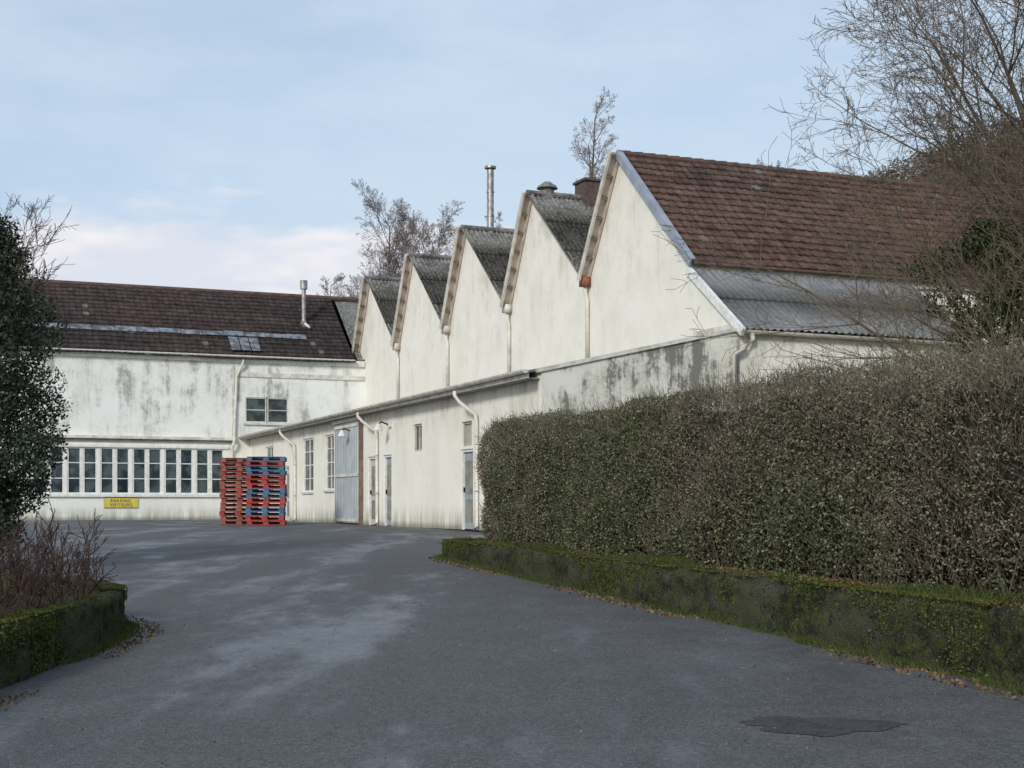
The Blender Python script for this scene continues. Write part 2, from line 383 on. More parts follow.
def tiles(name,parent,top,bot,s0,s1,c1,c2,c3,seed,course=.34,tw=.26):
    B,d,n,L=roofframe(top,bot); nc=int(round(L/course)); ch=L/nc; nt=int((s1-s0)/tw); rr=np.random.RandomState(seed)
    fr=[0,.55,.68,.82,1.0]; off=[0,0,.022,.022,0]; sn=SN(seed,.5,4)
    V=[];F=[];C=[]
    D=np.array(d);NN=np.array(n);BB=np.array(B)
    for i in range(nc):
        rowt=rr.uniform(.85,1.12)
        for t in range(nt):
            sa=s0+t*tw; up=rr.uniform(-.007,.007); k0=len(V); sl=rr.uniform(-.010,.010)
            p=np.array([[BB[0]+D[0]*ch*i,sa,BB[2]+D[2]*ch*i]]); w=float(sn(p)[0])
            q=rr.rand(); cc=np.array(c1)*(1-q)+np.array(c2)*q
            m_=min(max(.45+.45*w+rr.normal()*.14,0),1); cc=cc*(1-m_*.7)+np.array(c3)*m_*.7
            cc=cc*rr.uniform(.88,1.12)*rowt
            if rr.rand()<.012: cc=np.array([.16,.15,.13])
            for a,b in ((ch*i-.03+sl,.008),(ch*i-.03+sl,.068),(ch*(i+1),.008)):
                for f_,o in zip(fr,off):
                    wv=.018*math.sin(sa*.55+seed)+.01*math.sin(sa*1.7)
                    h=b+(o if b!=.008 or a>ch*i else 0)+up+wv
                    V.append((BB[0]+D[0]*a+NN[0]*h,sa+f_*tw,BB[2]+D[2]*a+NN[2]*h)); C.append(cc if b>.05 else cc*(.65 if a>ch*i else .3))  # lip shadow painted in: riser foot and upper tile edge get darker vertex colour
            for b in (0,5):
                for e in range(4): F.append((k0+b+e,k0+b+e+1,k0+b+5+e+1,k0+b+5+e))
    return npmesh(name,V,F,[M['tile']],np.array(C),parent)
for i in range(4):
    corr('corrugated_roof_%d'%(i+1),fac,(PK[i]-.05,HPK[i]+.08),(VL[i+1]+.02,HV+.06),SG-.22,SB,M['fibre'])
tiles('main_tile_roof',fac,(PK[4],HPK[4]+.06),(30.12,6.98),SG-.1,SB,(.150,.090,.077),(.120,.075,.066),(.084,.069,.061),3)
corr('lean_to_roof',fac,(29.95,6.84),(32.62,4.92),SG-.02,12.3,M['fibre2'],wl=.2,amp=.025,rows=2)
mb=MB()
ridge=simple('ridge_tiles',(.13,.075,.06),(.07,.052,.045),3,.8)
for i in range(5):
    a=Vector((VL[i],0,HV)); b=Vector((PK[i],0,HPK[i])); d=(b-a).normalized(); n=Vector((-d.z,0,d.x))
    top=b+d*.10
    mb.poly([(a.x+n.x*.02,SG,a.z+n.z*.02),(b.x+n.x*.02,SG,b.z+n.z*.02),(b.x+n.x*.02,SB,b.z+n.z*.02),(a.x+n.x*.02,SB,a.z+n.z*.02)],M['glass'])
    o=.40
    lo=a+d*.05
    mb.beam((lo.x+n.x*.06,SG-o/2,lo.z+n.z*.06),(top.x+n.x*.06,SG-o/2,top.z+n.z*.06),(0,o/2,0),tuple(n*.015),M['beige'])
    for s in (SG-o+.04,SG-.06):
        mb.beam((lo.x,s,lo.z),(top.x,s,top.z),(0,.035,0),tuple(n*.043),M['beige'] if s>SG-.3 else M['offwhite'])
    L=(top-lo).length; k=6
    for j in range(k+1):
        p=lo+d*(L*(j+.15)/(k+.3))
        mb.beam((p.x,SG-o+.08,p.z),(p.x,SG-.1,p.z),tuple(d*.045),tuple(n*.04),M['brownwood'])
    if i<4: mb.tube([(b.x,SG-.24,b.z+.11),(b.x,SB,b.z+.11)],.10,M['fibre'],8)
    else: 
        for s in np.arange(SG-.12,SB,.4): mb.tube([(b.x,s,b.z+.07),(b.x,s+.41,b.z+.085)],.115,ridge,8,r2=.13)
    if i<4:
        e=Vector((VL[i+1],0,HV)); f=(e-b).normalized(); nn=Vector((-f.z,0,f.x)); 
        mb.beam((b.x,SG-.10,b.z-.0),(e.x,SG-.10,e.z-.0),(0,.05,0),tuple(nn*.05),M['soffit'])
    mb.box((a.x-.15,SG-.2,a.z-.02),(a.x+.12,SB,a.z+.05),M['greymetal'])
e=Vector((30.2,0,6.9)); b=Vector((PK[4],0,HPK[4]+.06)); f=(e-b).normalized(); nn=Vector((f.z,0,-f.x))
mb.beam((b.x,SG-.13,b.z+.02),(e.x,SG-.13,e.z+.04),(0,.03,0),tuple(nn*.10),M['greymetal'])
mb.beam((b.x,SG-.05,b.z+.13),(e.x,SG-.05,e.z+.13),(0,.07,0),tuple(nn*.02),M['greymetal'])
b=Vector((29.97,0,6.84)); e=Vector((32.66,0,4.9)); f=(e-b).normalized(); nn=Vector((f.z,0,-f.x))
mb.beam((b.x,SG-.07,b.z-.05),(e.x,SG-.07,e.z-.05),(0,.05,0),tuple(nn*.10),M['white'])
mb.box((30.2,SG-.06,4.95),(32.45,SG-.003,5.13),M['offwhite'])
mb.box((29.96,SG-.0,6.72),(30.0,SB,6.98),M['offwhite'])
FX=PK[2]-.05; FS=6.25
mb.tube([(FX,FS,HP-.2),(FX,FS,HP+2.35)],.13,M['flue'],14)
mb.tube([(FX,FS,HP+2.40),(FX,FS,HP+2.48)],.22,M['flue'],14)
for k in range(3):
    an=k*2.1; mb.tube([(FX+.11*math.cos(an),FS+.11*math.sin(an),HP+2.3),(FX+.14*math.cos(an),FS+.14*math.sin(an),HP+2.42)],.012,M['flue'],5)
for z in (.6,1.5): mb.tube([(FX,FS,HP+z),(FX,FS,HP+z+.05)],.15,M['flue'],14)
mb.tube([(PK[3]-.1,5.85,HP-.1),(PK[3]-.1,5.85,HP+.3)],.25,M['fibre'],12,r2=.22)
mb.tube([(PK[3]-.1,5.85,HP+.32),(PK[3]-.1,5.85,HP+.42)],.36,M['fibre'],12,r2=.30)
mb.tube([(PK[3]-.1,5.85,HP+.44),(PK[3]-.1,5.85,HP+.54)],.24,M['fibre'],12,r2=.12)
chm=simple('old_brick_chimney',(.13,.09,.075),(.08,.06,.055),6,.9)
mb.box((PK[3]-.4,7.0,HP-.5),(PK[3]+.4,8.2,HP+.60),chm); mb.box((PK[3]-.46,6.94,HP+.602),(PK[3]+.46,8.26,HP+.68),chm)
mb.make('roof_trim_and_chimneys',fac)

# ---- wing
S0=-24.0
sw=np.linspace(-9.2,-1.1,7)
ops=[(float(sw[i])+.06,float(sw[i+1])-.06,1.12,3.12) for i in range(6)]+[(-.2,1.72,4.33,5.45)]
mb=MB(); wall_open(mb,'s',0,S0,5.3,0,7.25,ops,.14,M['plaster_wing'],-1)
mb.poly([(-8.4,S0,0),(0,S0,0),(0,S0,7.25),(-4.2,S0,10.65),(-8.4,S0,7.25)],M['plaster_wing'])
mb.poly([(-8.4,S0,0),(-8.4,SB,0),(-8.4,SB,7.25),(-8.4,S0,7.25)],M['plaster'])
mb.poly([(-8.4,SB,0),(0,SB,0),(0,SB,7.25),(-4.2,SB,10.65),(-8.4,SB,7.25)],M['plaster'])
mb.make('wing_walls',wing)
mb=MB()
for o in ops[:6]:
    m_=(o[0]+o[1])/2
    window(mb,'s',0,-1,o[0],m_-.035,o[2],o[3],.07,1,3,fr=.065,bar=.04)
    window(mb,'s',0,-1,m_+.035,o[1],o[2],o[3],.07,1,3,fr=.065,bar=.04)
    mb.box((-.09,m_-.034,o[2]),(-.01,m_+.034,o[3]),M['white'])
o=ops[6]; 
window(mb,'s',0,-1,o[0],o[0]+.94,o[2],o[3],.08,1,2,fr=.05,frame='offwhite'); window(mb,'s',0,-1,o[0]+.98,o[1],o[2],o[3],.08,1,2,fr=.05,frame='offwhite')
mb.box((.003,-9.45,1.0),(.10,-.95,1.115),M['white']); mb.box((.003,-9.45,3.125),(.07,-.95,3.22),M['white'])
mb.box((.003,-10.2,3.50),(.20,-.8,3.62),M['offwhite']); mb.box((.003,-10.2,3.40),(.10,-.8,3.498),M['soffit'])
mb.box((.003,-.3,4.22),(.09,1.82,4.325),M['offwhite'])
mb.box((.003,S0,6.98),(.12,5.25,7.22),M['white']); mb.box((.003,-.6,6.35),(.05,5.25,6.55),M['offwhite'])
gutter(mb,(.24,S0,7.25),(.24,4.75,7.27),.09,M['white'],(1,0,0))
mb.tube([(.24,-.35,7.15),(.2,-.35,6.95),(.1,-.5,6.6),(.09,-.62,6.3),(.09,-.72,3.7),(.26,-.75,3.5),(.26,-.8,3.3),(.09,-.8,3.0),(.09,-.8,.1)],.055,M['pipe'])
mb.tube([(.05,-9.9,3.6),(.05,-9.9,.1)],.04,M['pipe'])
for s in (-.75,-10.15): mb.box((.003,s-.05,3.7),(.03,s+.05,6.9),M['offwhite'])
mb.make('wing_windows_and_trim',wing)
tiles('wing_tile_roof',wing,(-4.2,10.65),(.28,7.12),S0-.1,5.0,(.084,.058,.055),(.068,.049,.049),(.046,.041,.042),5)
mb=MB()
mb.poly([(-4.2,S0,10.6),(-4.2,SB,10.6),(-8.6,SB,7.15),(-8.6,S0,7.15)],M['fibre'])
mb.poly([(-4.2,5.0,10.6),(-4.2,SB,10.6),(-.2,SB,7.3),(-.2,5.0,7.3)],M['fibre'])
mb.tube([(-4.2,S0,10.68),(-4.2,SB,10.68)],.13,ridge,8)
def onroof(b,h=0):
    sl=(10.65-7.12)/4.48; return 7.12+sl*(b+.28)+h
sl=math.atan((10.65-7.12)/4.48); dn=Vector((math.sin(sl),0,math.cos(sl)))
def sheet(b0,b1,s0,s1,h,t,mat):
    mb.beam((-b0+dn.x*h,(s0+s1)/2,onroof(b0)+dn.z*h),(-b1+dn.x*h,(s0+s1)/2,onroof(b1)+dn.z*h),(0,(s1-s0)/2,0),tuple(dn*t),mat)
for k in range(13): sheet(1.05+R.uniform(-.02,.02),1.34+R.uniform(-.04,.04),-9.5+k*.95,-8.58+k*.95,.125,.010,M['skylight'])
for k in range(3): sheet(.1,.95,-.8+k*.45,-.40+k*.45,.145,.012,M['skylight'])
mb.tube([(-2.2,2.98,8.9),(-2.2,2.98,11.0)],.10,M['flue'],12)
mb.tube([(-2.2,2.98,10.75),(-2.2,2.98,11.15)],.17,M['flue'],12); mb.tube([(-2.2,2.98,8.95),(-2.2,2.98,9.25)],.22,M['skylight'],12,r2=.12)
mb.tube([(-2.0,3.0,9.1),(-1.6,3.1,8.9)],.06,M['pipe'],8)
mb.make('wing_roof_details',wing)

# ---- sign
sg=empty('parking_sign',ORG,ANG)
ye=simple('yellow_sign_paint',(.70,.58,.10),(.58,.48,.12),5,.5); 
mb=MB(); mb.box((.01,-6.3,.52),(.04,-4.85,1.0-.02),ye)
mb.box((.041,-6.27,.54),(.045,-4.88,.555),M['dark']); mb.box((.041,-6.27,.945),(.045,-4.88,.96),M['dark'])
mb.make('sign_plate',sg)
for txt,z in (('PARKING',.77),('VISITEURS',.60)):
    cu=bpy.data.curves.new('sign_text','FONT'); cu.body=txt; cu.size=.17; cu.align_x='CENTER'; cu.space_character=1.25
    t=link(bpy.data.objects.new('sign_text',cu),sg); t.location=(.05,-5.58,z); t.rotation_euler=(math.radians(90),0,math.radians(90)); cu.materials.append(M['dark'])

# ---- pallets
pc={'r':simple('red_pallet_paint',(.42,.06,.05),(.27,.05,.045),5,.7),'b':simple('blue_pallet_paint',(.09,.17,.28),(.055,.11,.18),5,.7),
    'o':simple('faded_red_pallet',(.36,.12,.09),(.22,.09,.07),5,.75)}
def pallet_stack(x,y,rot,cols,w=1.2,d=1.0):
    mb=MB(); z=0
    for c in cols:
        m=pc[c]; ox,oy=R.uniform(-.035,.035,2); 
        for a in (-.5,0,.5): mb.box((ox-w/2,oy+a*(d-.1)-.05,z),(ox+w/2,oy+a*(d-.1)+.05,z+.02),m)
        for b in (-.5,.5):
            for a in (-.5,.5): mb.box((ox+b*(w-.16)-.08,oy+a*(d-.1)-.048,z+.021),(ox+b*(w-.16)+.08,oy+a*(d-.1)+.048,z+.10),m)
            mb.box((ox-.09,oy+b*(d-.1)-.048,z+.021),(ox+.09,oy+b*(d-.1)+.048,z+.10),m)
        mb.box((ox-w/2,oy-.05,z+.021),(ox+w/2,oy+.05,z+.10),m)
        for b in (-.5,0,.5): mb.box((ox+b*(w-.14)-.07,oy-d/2,z+.101),(ox+b*(w-.14)+.07,oy+d/2,z+.12),m)
        for b in np.linspace(-.5,.5,7): mb.box((ox-w/2,oy+b*(d-.1)-.06,z+.121),(ox+w/2,oy+b*(d-.1)+.06,z+.142),m)
        z+=.146
    ob=mb.make('pallet_stack'); ob.location=(x,y,.96); ob.rotation_euler=(0,0,rot)
pallet_stack(-7.92,45.0,.10,'rrbbrrbbrrrbbrb')
pallet_stack(-9.02,46.2,.15,'ooroororooorooo')

# ------------------------------------------------------------ low mossy walls and beds
g=N('mossy_concrete'); v=g.mapping((1,1,1)); a=g.noise(v,1.5,5,.75); b=g.noise(v,8,5,.8); c_=g.noise(v,40,3,.7)
c=g.mix(g.mr(a,.42,.58),(.070,.066,.048),(.030,.033,.018)); c=g.mix(g.mr(b,.48,.58,0,.85),c,(.070,.080,.022)); c=g.mix(g.mr(b,.44,.36,0,.9),c,(.012,.012,.010))
c=g.mix(g.mr(c_,.56,.68,0,.6),c,(.17,.165,.13)); g.base(c); g.rough(.95,.1); g.bump(g.math('ADD',b,g.math('MULTIPLY',c_,.5)),1,.06); M['mossw']=g.m
def resample(path,step):
    P=np.array(path,float); d=np.r_[0,np.cumsum(np.linalg.norm(np.diff(P,axis=0),axis=1))]
    t=np.arange(0,d[-1],step); return np.stack([np.interp(t,d,P[:,i]) for i in range(P.shape[1])],1)
def low_wall(name,path,ztop,th,side,seed):
    P=resample(path,.05); T=np.gradient(P,axis=0)
    for _ in range(4): T=(np.roll(T,1,0)+T*2+np.roll(T,-1,0))/4
    T[0]=T[2];T[-1]=T[-3]; T=unit(T); Nn=np.stack([T[:,1],-T[:,0]],1)*side
    prof=[(0,-.1),(0,.1),(0,.2),(0,.3),(0,.4),(0,.5),(0,.6),(0,.7),(0,.79),(.005,.87),(.02,.93),(.045,.975),(.08,1.0),(th*.5,1.02),(th-.06,1.0),(th,.93),(th,.5),(th,0)]
    V=[]
    sn=SN(seed,3.0,3); s2=SN(seed+1,16.0,3)
    for (o,h) in prof:
        xy=P+Nn*o; zb=zg(P[:,1]); zt=ztop(P[:,1]); z=zb+(zt-zb)*h
        Q=np.stack([xy[:,0],xy[:,1],z],1); n=sn(Q*np.array([1,1,1.6]))*.020+s2(Q)*.012
        Q[:,:2]-=Nn*n[:,None]; Q[:,2]+=n*(.8 if h>.8 else .2)
        V.append(Q)
    V=np.stack(V,1); n,k=V.shape[:2]; F=[(i*k+j,(i+1)*k+j,(i+1)*k+j+1,i*k+j+1) for i in range(n-1) for j in range(k-1)]
    npmesh(name,V.reshape(-1,3),F,[M['mossw']],None,None,smooth=True); return P,Nn
ztr=lambda y: np.interp(y,[0,10,25,30],[.78,.845,.975,1.0])
pathR=[(wallx(-2),-2),(wallx(10),10),(wallx(24.2),24.2),(-1.22,24.75),(-1.08,25.1),(-.75,25.4),(0,25.75),(6,28.2)]
PR,NR=low_wall('hedge_retaining_wall',pathR,ztr,.28,1,11)
ztl=lambda y: np.interp(y,[0,10,15,25],[.68,.73,.79,1.0])
pathL=[(-3.67,-4),(-3.67,10),(-3.66,12.3),(-3.70,13.2),(-3.88,14.0),(-4.35,14.7),(-5.2,15.3),(-6.6,16.6),(-8.2,19.2),(-10,21.5),(-14,23.0)]
PL,NL=low_wall('flower_bed_wall',pathL,ztl,.26,-1,12)
soil=N('soil_litter'); v=soil.mapping((1,1,1)); a=soil.noise(v,1.2,5,.7); b=soil.noise(v,22,5,.8)
c=soil.mix(soil.mr(a,.42,.58),(.075,.052,.032),(.055,.06,.028)); c=soil.mix(soil.mr(b,.4,.62),c,(.10,.075,.045)); soil.base(c); soil.rough(.95,.1); soil.bump(b,.9,.05)
rs=np.arange(-12.3,16.6,.25); ws=np.array([.2,.45,.7,1.0,1.5,2.2,3.0,4.0,5.0]); sn=SN(5,1.5,4); V=[]
for r in rs:
    for w in ws:
        p=W0+WD*r+WN*w; y=p[1]
        base=ztr(y)-.05 if w<3.1 else np.interp(w,[3,5],[ztr(y)-.05,zg(y)-.05])
        V.append((p[0],p[1],base))
V=np.array(V); V[:,2]+=sn(V)*.018+.0; k=len(ws)
npmesh('hedge_bed_soil',V,[(i*k+j,i*k+j+1,(i+1)*k+j+1,(i+1)*k+j) for i in range(len(rs)-1) for j in range(k-1)],[soil.m],smooth=True)
ctr=np.array([-9.0,8.0]); out=PL[::5]; outN=NL[::5]; V=[];rg=np.linspace(0.02,1,14)
for q,nn in zip(out,outN):
    e=q+nn*.16
    for f in rg:
        p=ctr+(e-ctr)*f; V.append((p[0],p[1],float(ztl(q[1]))-.04+.16*(1-f**3)))
V=np.array(V); V[:,2]+=sn(V*1.3)*.03*(1-np.tile(rg,len(out))**6); k=len(rg)
npmesh('flower_bed_soil',V,[(i*k+j,i*k+j+1,(i+1)*k+j+1,(i+1)*k+j) for i in range(len(out)-1) for j in range(k-1)],[soil.m],smooth=True)

# ------------------------------------------------------------ hedge
nt_=SN(77,1.3,4)
def ztop_h(y): return np.interp(y,[4,11.5,18,24.5],[2.92,3.00,3.07,3.04])
HL0,HL1=-7.0,15.35; HW0,HW1=.72,2.3
nb=SN(21,1.1,4); nb2=SN(22,.45,3); nb3=SN(23,4.0,3)
def hpos(r,v,w):
    xy=W0+np.outer(r,WD)+np.outer(w,WN); y=xy[:,1]; zb=ztr(y)-.03; zt=ztop_h(y)+nt_(np.stack([r,r*0,w*.5],1))*.085
    return np.stack([xy[:,0],xy[:,1],zb+(zt-zb)*v],1)
hedge=empty('hedge')
def bulge(r,v): 
    P=np.stack([r,v*2,np.zeros_like(r)],1); return nb(P)*.10+nb2(P)*.09+nb3(P)*.04
def gen(n,kind):
    r=R.uniform(HL0,HL1,n); v=R.uniform(0,1,n)**.9; dep=R.exponential(.09,n)-.02
    if kind=='front':
        taper=.10*np.clip((.25-v)/.25,0,1)+.36*np.clip((v-.74)/.26,0,1)**2
        w=HW0+dep-bulge(r,v)+taper
    elif kind=='back':
        w=HW1-dep+bulge(r,v+3)
    elif kind=='top':
        w=R.uniform(HW0+.05,HW1-.05,n); e=np.clip((HW0+.5-w)/.45,0,1); v=1.0-dep/2.1+bulge(r,w)*.3-.08*e**2+np.maximum(R.normal(0,.02,n),0)
    else:
        w=R.uniform(HW0,HW1,n); q=np.abs((w-(HW0+HW1)/2)/((HW1-HW0)/2))
        r=HL1-dep+bulge(w,v)*1.2-.35*q**3-.30*np.clip((v-.6)/.4,0,1)**2-.25*np.clip((.4-v)/.4,0,1)-.05
    m=r>HL1-.9
    if kind!='end':
        k=np.clip((r-(HL1-.9))/.9,0,1)
        v=np.where(m,np.minimum(v,1-.18*k**2),v); 
        if kind=='front': w=w+.40*k**2
    return r,v,w
Ps=[];Cs=[];Ss=[]
for kind,n in (('front',200000),('top',46000),('end',20000),('back',18000)):
    r,v,w=gen(n,kind); P=hpos(r,v,w)
    a=nb2(np.stack([r*1.6,v*1.5,w*0],1)); b=nb(np.stack([r*1.3+9,v*3,w],1))
    green=1/(1+np.exp(-(a*1.4+b*1.2-2.0*(v-.42)-.45)*1.7))
    brown=np.array([.185,.165,.120]); gr=np.array([.080,.100,.050]); yg=np.array([.175,.185,.105])
    C=brown*(1-green[:,None])+gr*green[:,None]
    t=R.rand(n)[:,None]; C=np.where(t>.86,yg*1.1,C); C=np.where(t<.10,np.array([[.25,.20,.155]]),C)
    C=C*R.uniform(.5,1.45,(n,1))
    keep=R.rand(n)<np.clip(.82+.34*b+.2*green,.22,1)
    Ps.append(P[keep]);Cs.append(C[keep]);Ss.append(np.where(green>.5,R.uniform(.013,.026,n),R.uniform(.010,.020,n))[keep])
leaf_cloud('hedge_leaves',np.vstack(Ps),np.concatenate(Ss),np.vstack(Cs),hedge,.55)
n=26000; r,v,w=gen(n,'front'); P=hpos(r,v,w+.04); 
d=np.stack([R.normal(0,.5,n)-WN[0]*.35,R.normal(0,.5,n)-WN[1]*.35,np.abs(R.normal(.8,.35,n))],1); L=R.uniform(.05,.26,n)[:,None]
n2=13000; r2,v2,w2=gen(n2,'top'); P2=hpos(r2,np.clip(v2,0,1.02)-.04,w2); d2_=np.stack([R.normal(0,.4,n2),R.normal(0,.4,n2),np.ones(n2)],1); L2=(.06+R.exponential(.075,n2))[:,None]
n3=1500; r3,v3,w3=gen(n3,'end'); P3=hpos(r3,v3,w3); d3=np.stack([R.normal(-.5,.4,n3),R.normal(.6,.4,n3),np.abs(R.normal(.7,.3,n3))],1); L3=R.uniform(.08,.3,n3)[:,None]
PP=np.vstack([P,P2,P3]); QQ=PP+np.vstack([unit(d)*L,unit(d2_)*L2,unit(d3)*L3])
cc=np.array([[.165,.140,.105]])*R.uniform(.5,1.5,(len(PP),1))
sticks('hedge_twigs',PP,QQ,.0033,.0014,cc,hedge)
n=420; r=R.uniform(HL0,HL1-.2,n); w=HW0+R.uniform(.10,.5,n); P=hpos(r,np.zeros(n),w); Q=hpos(r+R.normal(0,.3,n),R.uniform(.12,.40,n),w+R.normal(-.03,.12,n))
sticks('hedge_stems',P,Q,.010,.005,np.array([[.085,.072,.055]])*R.uniform(.5,1.5,(n,1)),hedge,5)
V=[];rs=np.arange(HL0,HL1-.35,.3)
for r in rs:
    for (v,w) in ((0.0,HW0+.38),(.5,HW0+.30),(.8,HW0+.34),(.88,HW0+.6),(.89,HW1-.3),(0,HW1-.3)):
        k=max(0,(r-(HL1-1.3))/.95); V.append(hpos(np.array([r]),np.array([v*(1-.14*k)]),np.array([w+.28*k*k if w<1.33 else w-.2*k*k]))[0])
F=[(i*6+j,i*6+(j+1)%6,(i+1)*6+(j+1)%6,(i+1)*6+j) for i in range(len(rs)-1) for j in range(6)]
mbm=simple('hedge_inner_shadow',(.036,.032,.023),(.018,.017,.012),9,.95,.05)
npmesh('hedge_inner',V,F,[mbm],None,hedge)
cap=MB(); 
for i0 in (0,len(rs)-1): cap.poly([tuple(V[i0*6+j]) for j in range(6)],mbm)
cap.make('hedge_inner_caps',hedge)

# ------------------------------------------------------------ grass, moss, litter
def along(P,n):
    t=R.uniform(0,len(P)-1.001,n); i=t.astype(int); return i,(t-i)[:,None]
def band_pts(P,Nn,o0,o1,n,zf):
    i,f=along(P,n); o=R.uniform(0,1,n)*(o1-o0)+o0; q=P[i]*(1-f)+P[i+1]*f+Nn[i]*o[:,None]+R.normal(0,.02,(n,2)); return np.stack([q[:,0],q[:,1],zf(q[:,1],o)],1)
gr=np.array([[.080,.098,.036]]); lit=np.array([[.16,.105,.06]])
def grass(name,B,h,wd=.004,c=gr):
    n=len(B); Q=B+np.stack([R.normal(0,.4,n),R.normal(0,.4,n),np.ones(n)],1)*(h*R.uniform(.4,1.2,n))[:,None]
    sticks(name,B,Q,wd,.001,c*R.uniform(.5,1.6,(n,1)))
selR=(PR[:,1]>6)&(PR[:,1]<25.3)
A=PR[selR];An=NR[selR]
def clump(P,th,seed,f=1.3):
    s=SN(seed,f,3)(P); return P[s>th]
B=np.vstack([clump(band_pts(A,An,-.16,.0,14000,lambda y,o:zg(y)+.004),-.1,31),band_pts(A,An,-.05,.0,6000,lambda y,o:zg(y)+.004)])
grass('grass_verge',B,.045,.004)
B=clump(band_pts(A,An,.15,.75,15000,lambda y,o:ztr(y)-.03),.1,32); grass('grass_tufts',B,.10,.004)
def moss(name,A,An,zt,n,th):
    i,f=along(A,n); o=R.choice([0,1],n,p=[.5,.5]); hh=R.uniform(0,1,n)
    off=np.where(o==0,-.018,R.uniform(-.01,th,n)); q=A[i]*(1-f)+A[i+1]*f+An[i]*off[:,None]; zb=zg(q[:,1]); z=np.where(o==0,zb+(zt(q[:,1])-zb)*hh,zt(q[:,1])+.014)
    P=np.stack([q[:,0],q[:,1],z],1); s=SN(41,2.6,5)(P); k=s+.8*(hh-.6)*(o==0)+.75*(o==1)+R.normal(0,.25,n)>.5; P=P[k]
    C=np.array([[.090,.100,.030]])*R.uniform(.35,1.4,(len(P),1))
    leaf_cloud(name,P,R.uniform(.005,.014,len(P)),C,None,.8)
moss('moss',A,An,ztr,80000,.28)
selL=(PL[:,1]>6)&(PL[:,1]<17); moss('moss',PL[selL],NL[selL],ztl,60000,.26)
P=np.vstack([band_pts(A,An,.12,.9,9000,lambda y,o:ztr(y)-.020),clump(band_pts(A,An,-.35,-.0,2600,lambda y,o:zg(y)+.012),0,33),clump(band_pts(PL[selL],NL[selL],-.35,0,1600,lambda y,o:zg(y)+.012),-.3,34)])
leaf_cloud('leaf_litter',P,R.uniform(.010,.026,len(P)),lit*R.uniform(.4,1.6,(len(P),1)),None,.65,.0)
B=np.vstack([clump(band_pts(PL[selL],NL[selL],-.12,0,7000,lambda y,o:zg(y)+.004),-.2,35)]); grass('grass_verge',B,.045,.004)
def blob(c,rad,n): 
    d=unit(R.normal(size=(n,3)))*R.uniform(.3,1,(n,1))**.5; return np.array(c)+d*np.array(rad)
q=[]
for r in np.arange(-1.5,14,.55):
    if R.rand()<.5:
        p=W0+WD*(r+R.uniform(-.2,.2))+WN*R.uniform(-.02,.35); on=R.rand()<.7
        z=ztr(p[1])+.02 if on else zg(p[1])+.05
        if not on: p=p-WN*.12
        q.append(blob((p[0],p[1],z),(.14,.18,.06),130))
P=np.vstack(q); leaf_cloud('weeds',P,R.uniform(.008,.02,len(P)),np.array([[.08,.105,.035]])*R.uniform(.4,1.4,(len(P),1)),None,.7)
n=1600; x=R.uniform(-3.5,4,n); y=R.uniform(7,22,n); P=np.stack([x,y,zg(y)+.010],1); P=P[x<wallx(y)-.1]
leaf_cloud('road_grit',P,R.uniform(.004,.010,len(P)),np.array([[.16,.14,.11]])*R.uniform(.3,1.6,(len(P),1)),None,.8)

# ------------------------------------------------------------ trees
def nrm(d):
    l=math.sqrt(d[0]**2+d[1]**2+d[2]**2) or 1; return (d[0]/l,d[1]/l,d[2]/l)
def grow(S,p,d,L,r,lv,o,rng):
    n=o['n'][lv]; g_=rng.gauss
    for i in range(n):
        t=(i+1)/n; w=o['wig']*(o.get('tw',1) if lv==0 else 1); d=nrm((d[0]+g_(0,w),d[1]+g_(0,w),d[2]+g_(0,w*.6)+o['up'][lv]))
        q=(p[0]+d[0]*L/n,p[1]+d[1]*L/n,p[2]+d[2]*L/n)
        ra=max(r*(1-(i/n)*.75),o['rmin']); rb=max(r*(1-t*.75),o['rmin']); S.append((p,q,ra,rb)); p=q
        if lv<o['max'] and t>=(o['start'] if lv==0 else .2):
            k=o['kids'][lv]; k=int(k)+(rng.random()<k-int(k))
            for _ in range(k):
                an=math.radians(rng.uniform(*o['ang'])); u=nrm((g_(0,1),g_(0,1),g_(0,1))); dt=u[0]*d[0]+u[1]*d[1]+u[2]*d[2]
                u=nrm((u[0]-dt*d[0],u[1]-dt*d[1],u[2]-dt*d[2])); c,s=math.cos(an),math.sin(an)
                nd=(d[0]*c+u[0]*s,d[1]*c+u[1]*s,d[2]*c+u[2]*s)
                grow(S,p,nd,L*o['lf'][lv]*(1-o.get('tp',.55)*t)*rng.uniform(.7,1.25),rb*.62,lv+1,o,rng)
def tree(name,stems,o,colr,seed,parent=None,k=3):
    rng=random.Random(seed); S=[]
    for (p,d,L,r) in stems: grow(S,p,nrm(d),L,r,0,o,rng)
    P=np.array([s[0] for s in S]);Q=np.array([s[1] for s in S]);a=np.array([s[2] for s in S]);b=np.array([s[3] for s in S])
    f=np.clip(a/.04,0,1)[:,None]; C=np.array(colr[0])*f+np.array(colr[1])*(1-f); C=C*R.uniform(.75,1.25,(len(S),1))
    print(name,len(S)); return sticks(name,P,Q,a,b,C,parent,k)
birch=dict(n=[16,6,4,3,2],wig=.11,tw=.15,up=[.02,.06,.04,-.02,-.05],start=.22,max=4,kids=[3.0,2.4,2.0,1.5,0],ang=(25,58),lf=[.34,.55,.6,.6,.5],rmin=.0065,tp=.6)
bc=((.27,.235,.215),(.23,.19,.175))
tree('birch_tree',[((-7.7,86,.95),(0,0,1),17.6,.16)],birch,bc,1)
tree('birch_tree',[((-6.2,86.5,.95),(.02,0,1),16.4,.14)],birch,bc,21)
tree('birch_tree',[((-4.8,85,.95),(.0,0,1),16.4,.15)],birch,bc,2)
tree('birch_tree',[((-9.3,88,.95),(-.02,0,1),14.2,.13)],birch,bc,3)
sl_=dict(birch,kids=[2.6,1.9,1.7,1.2,0],lf=[.17,.55,.6,.6,.5])
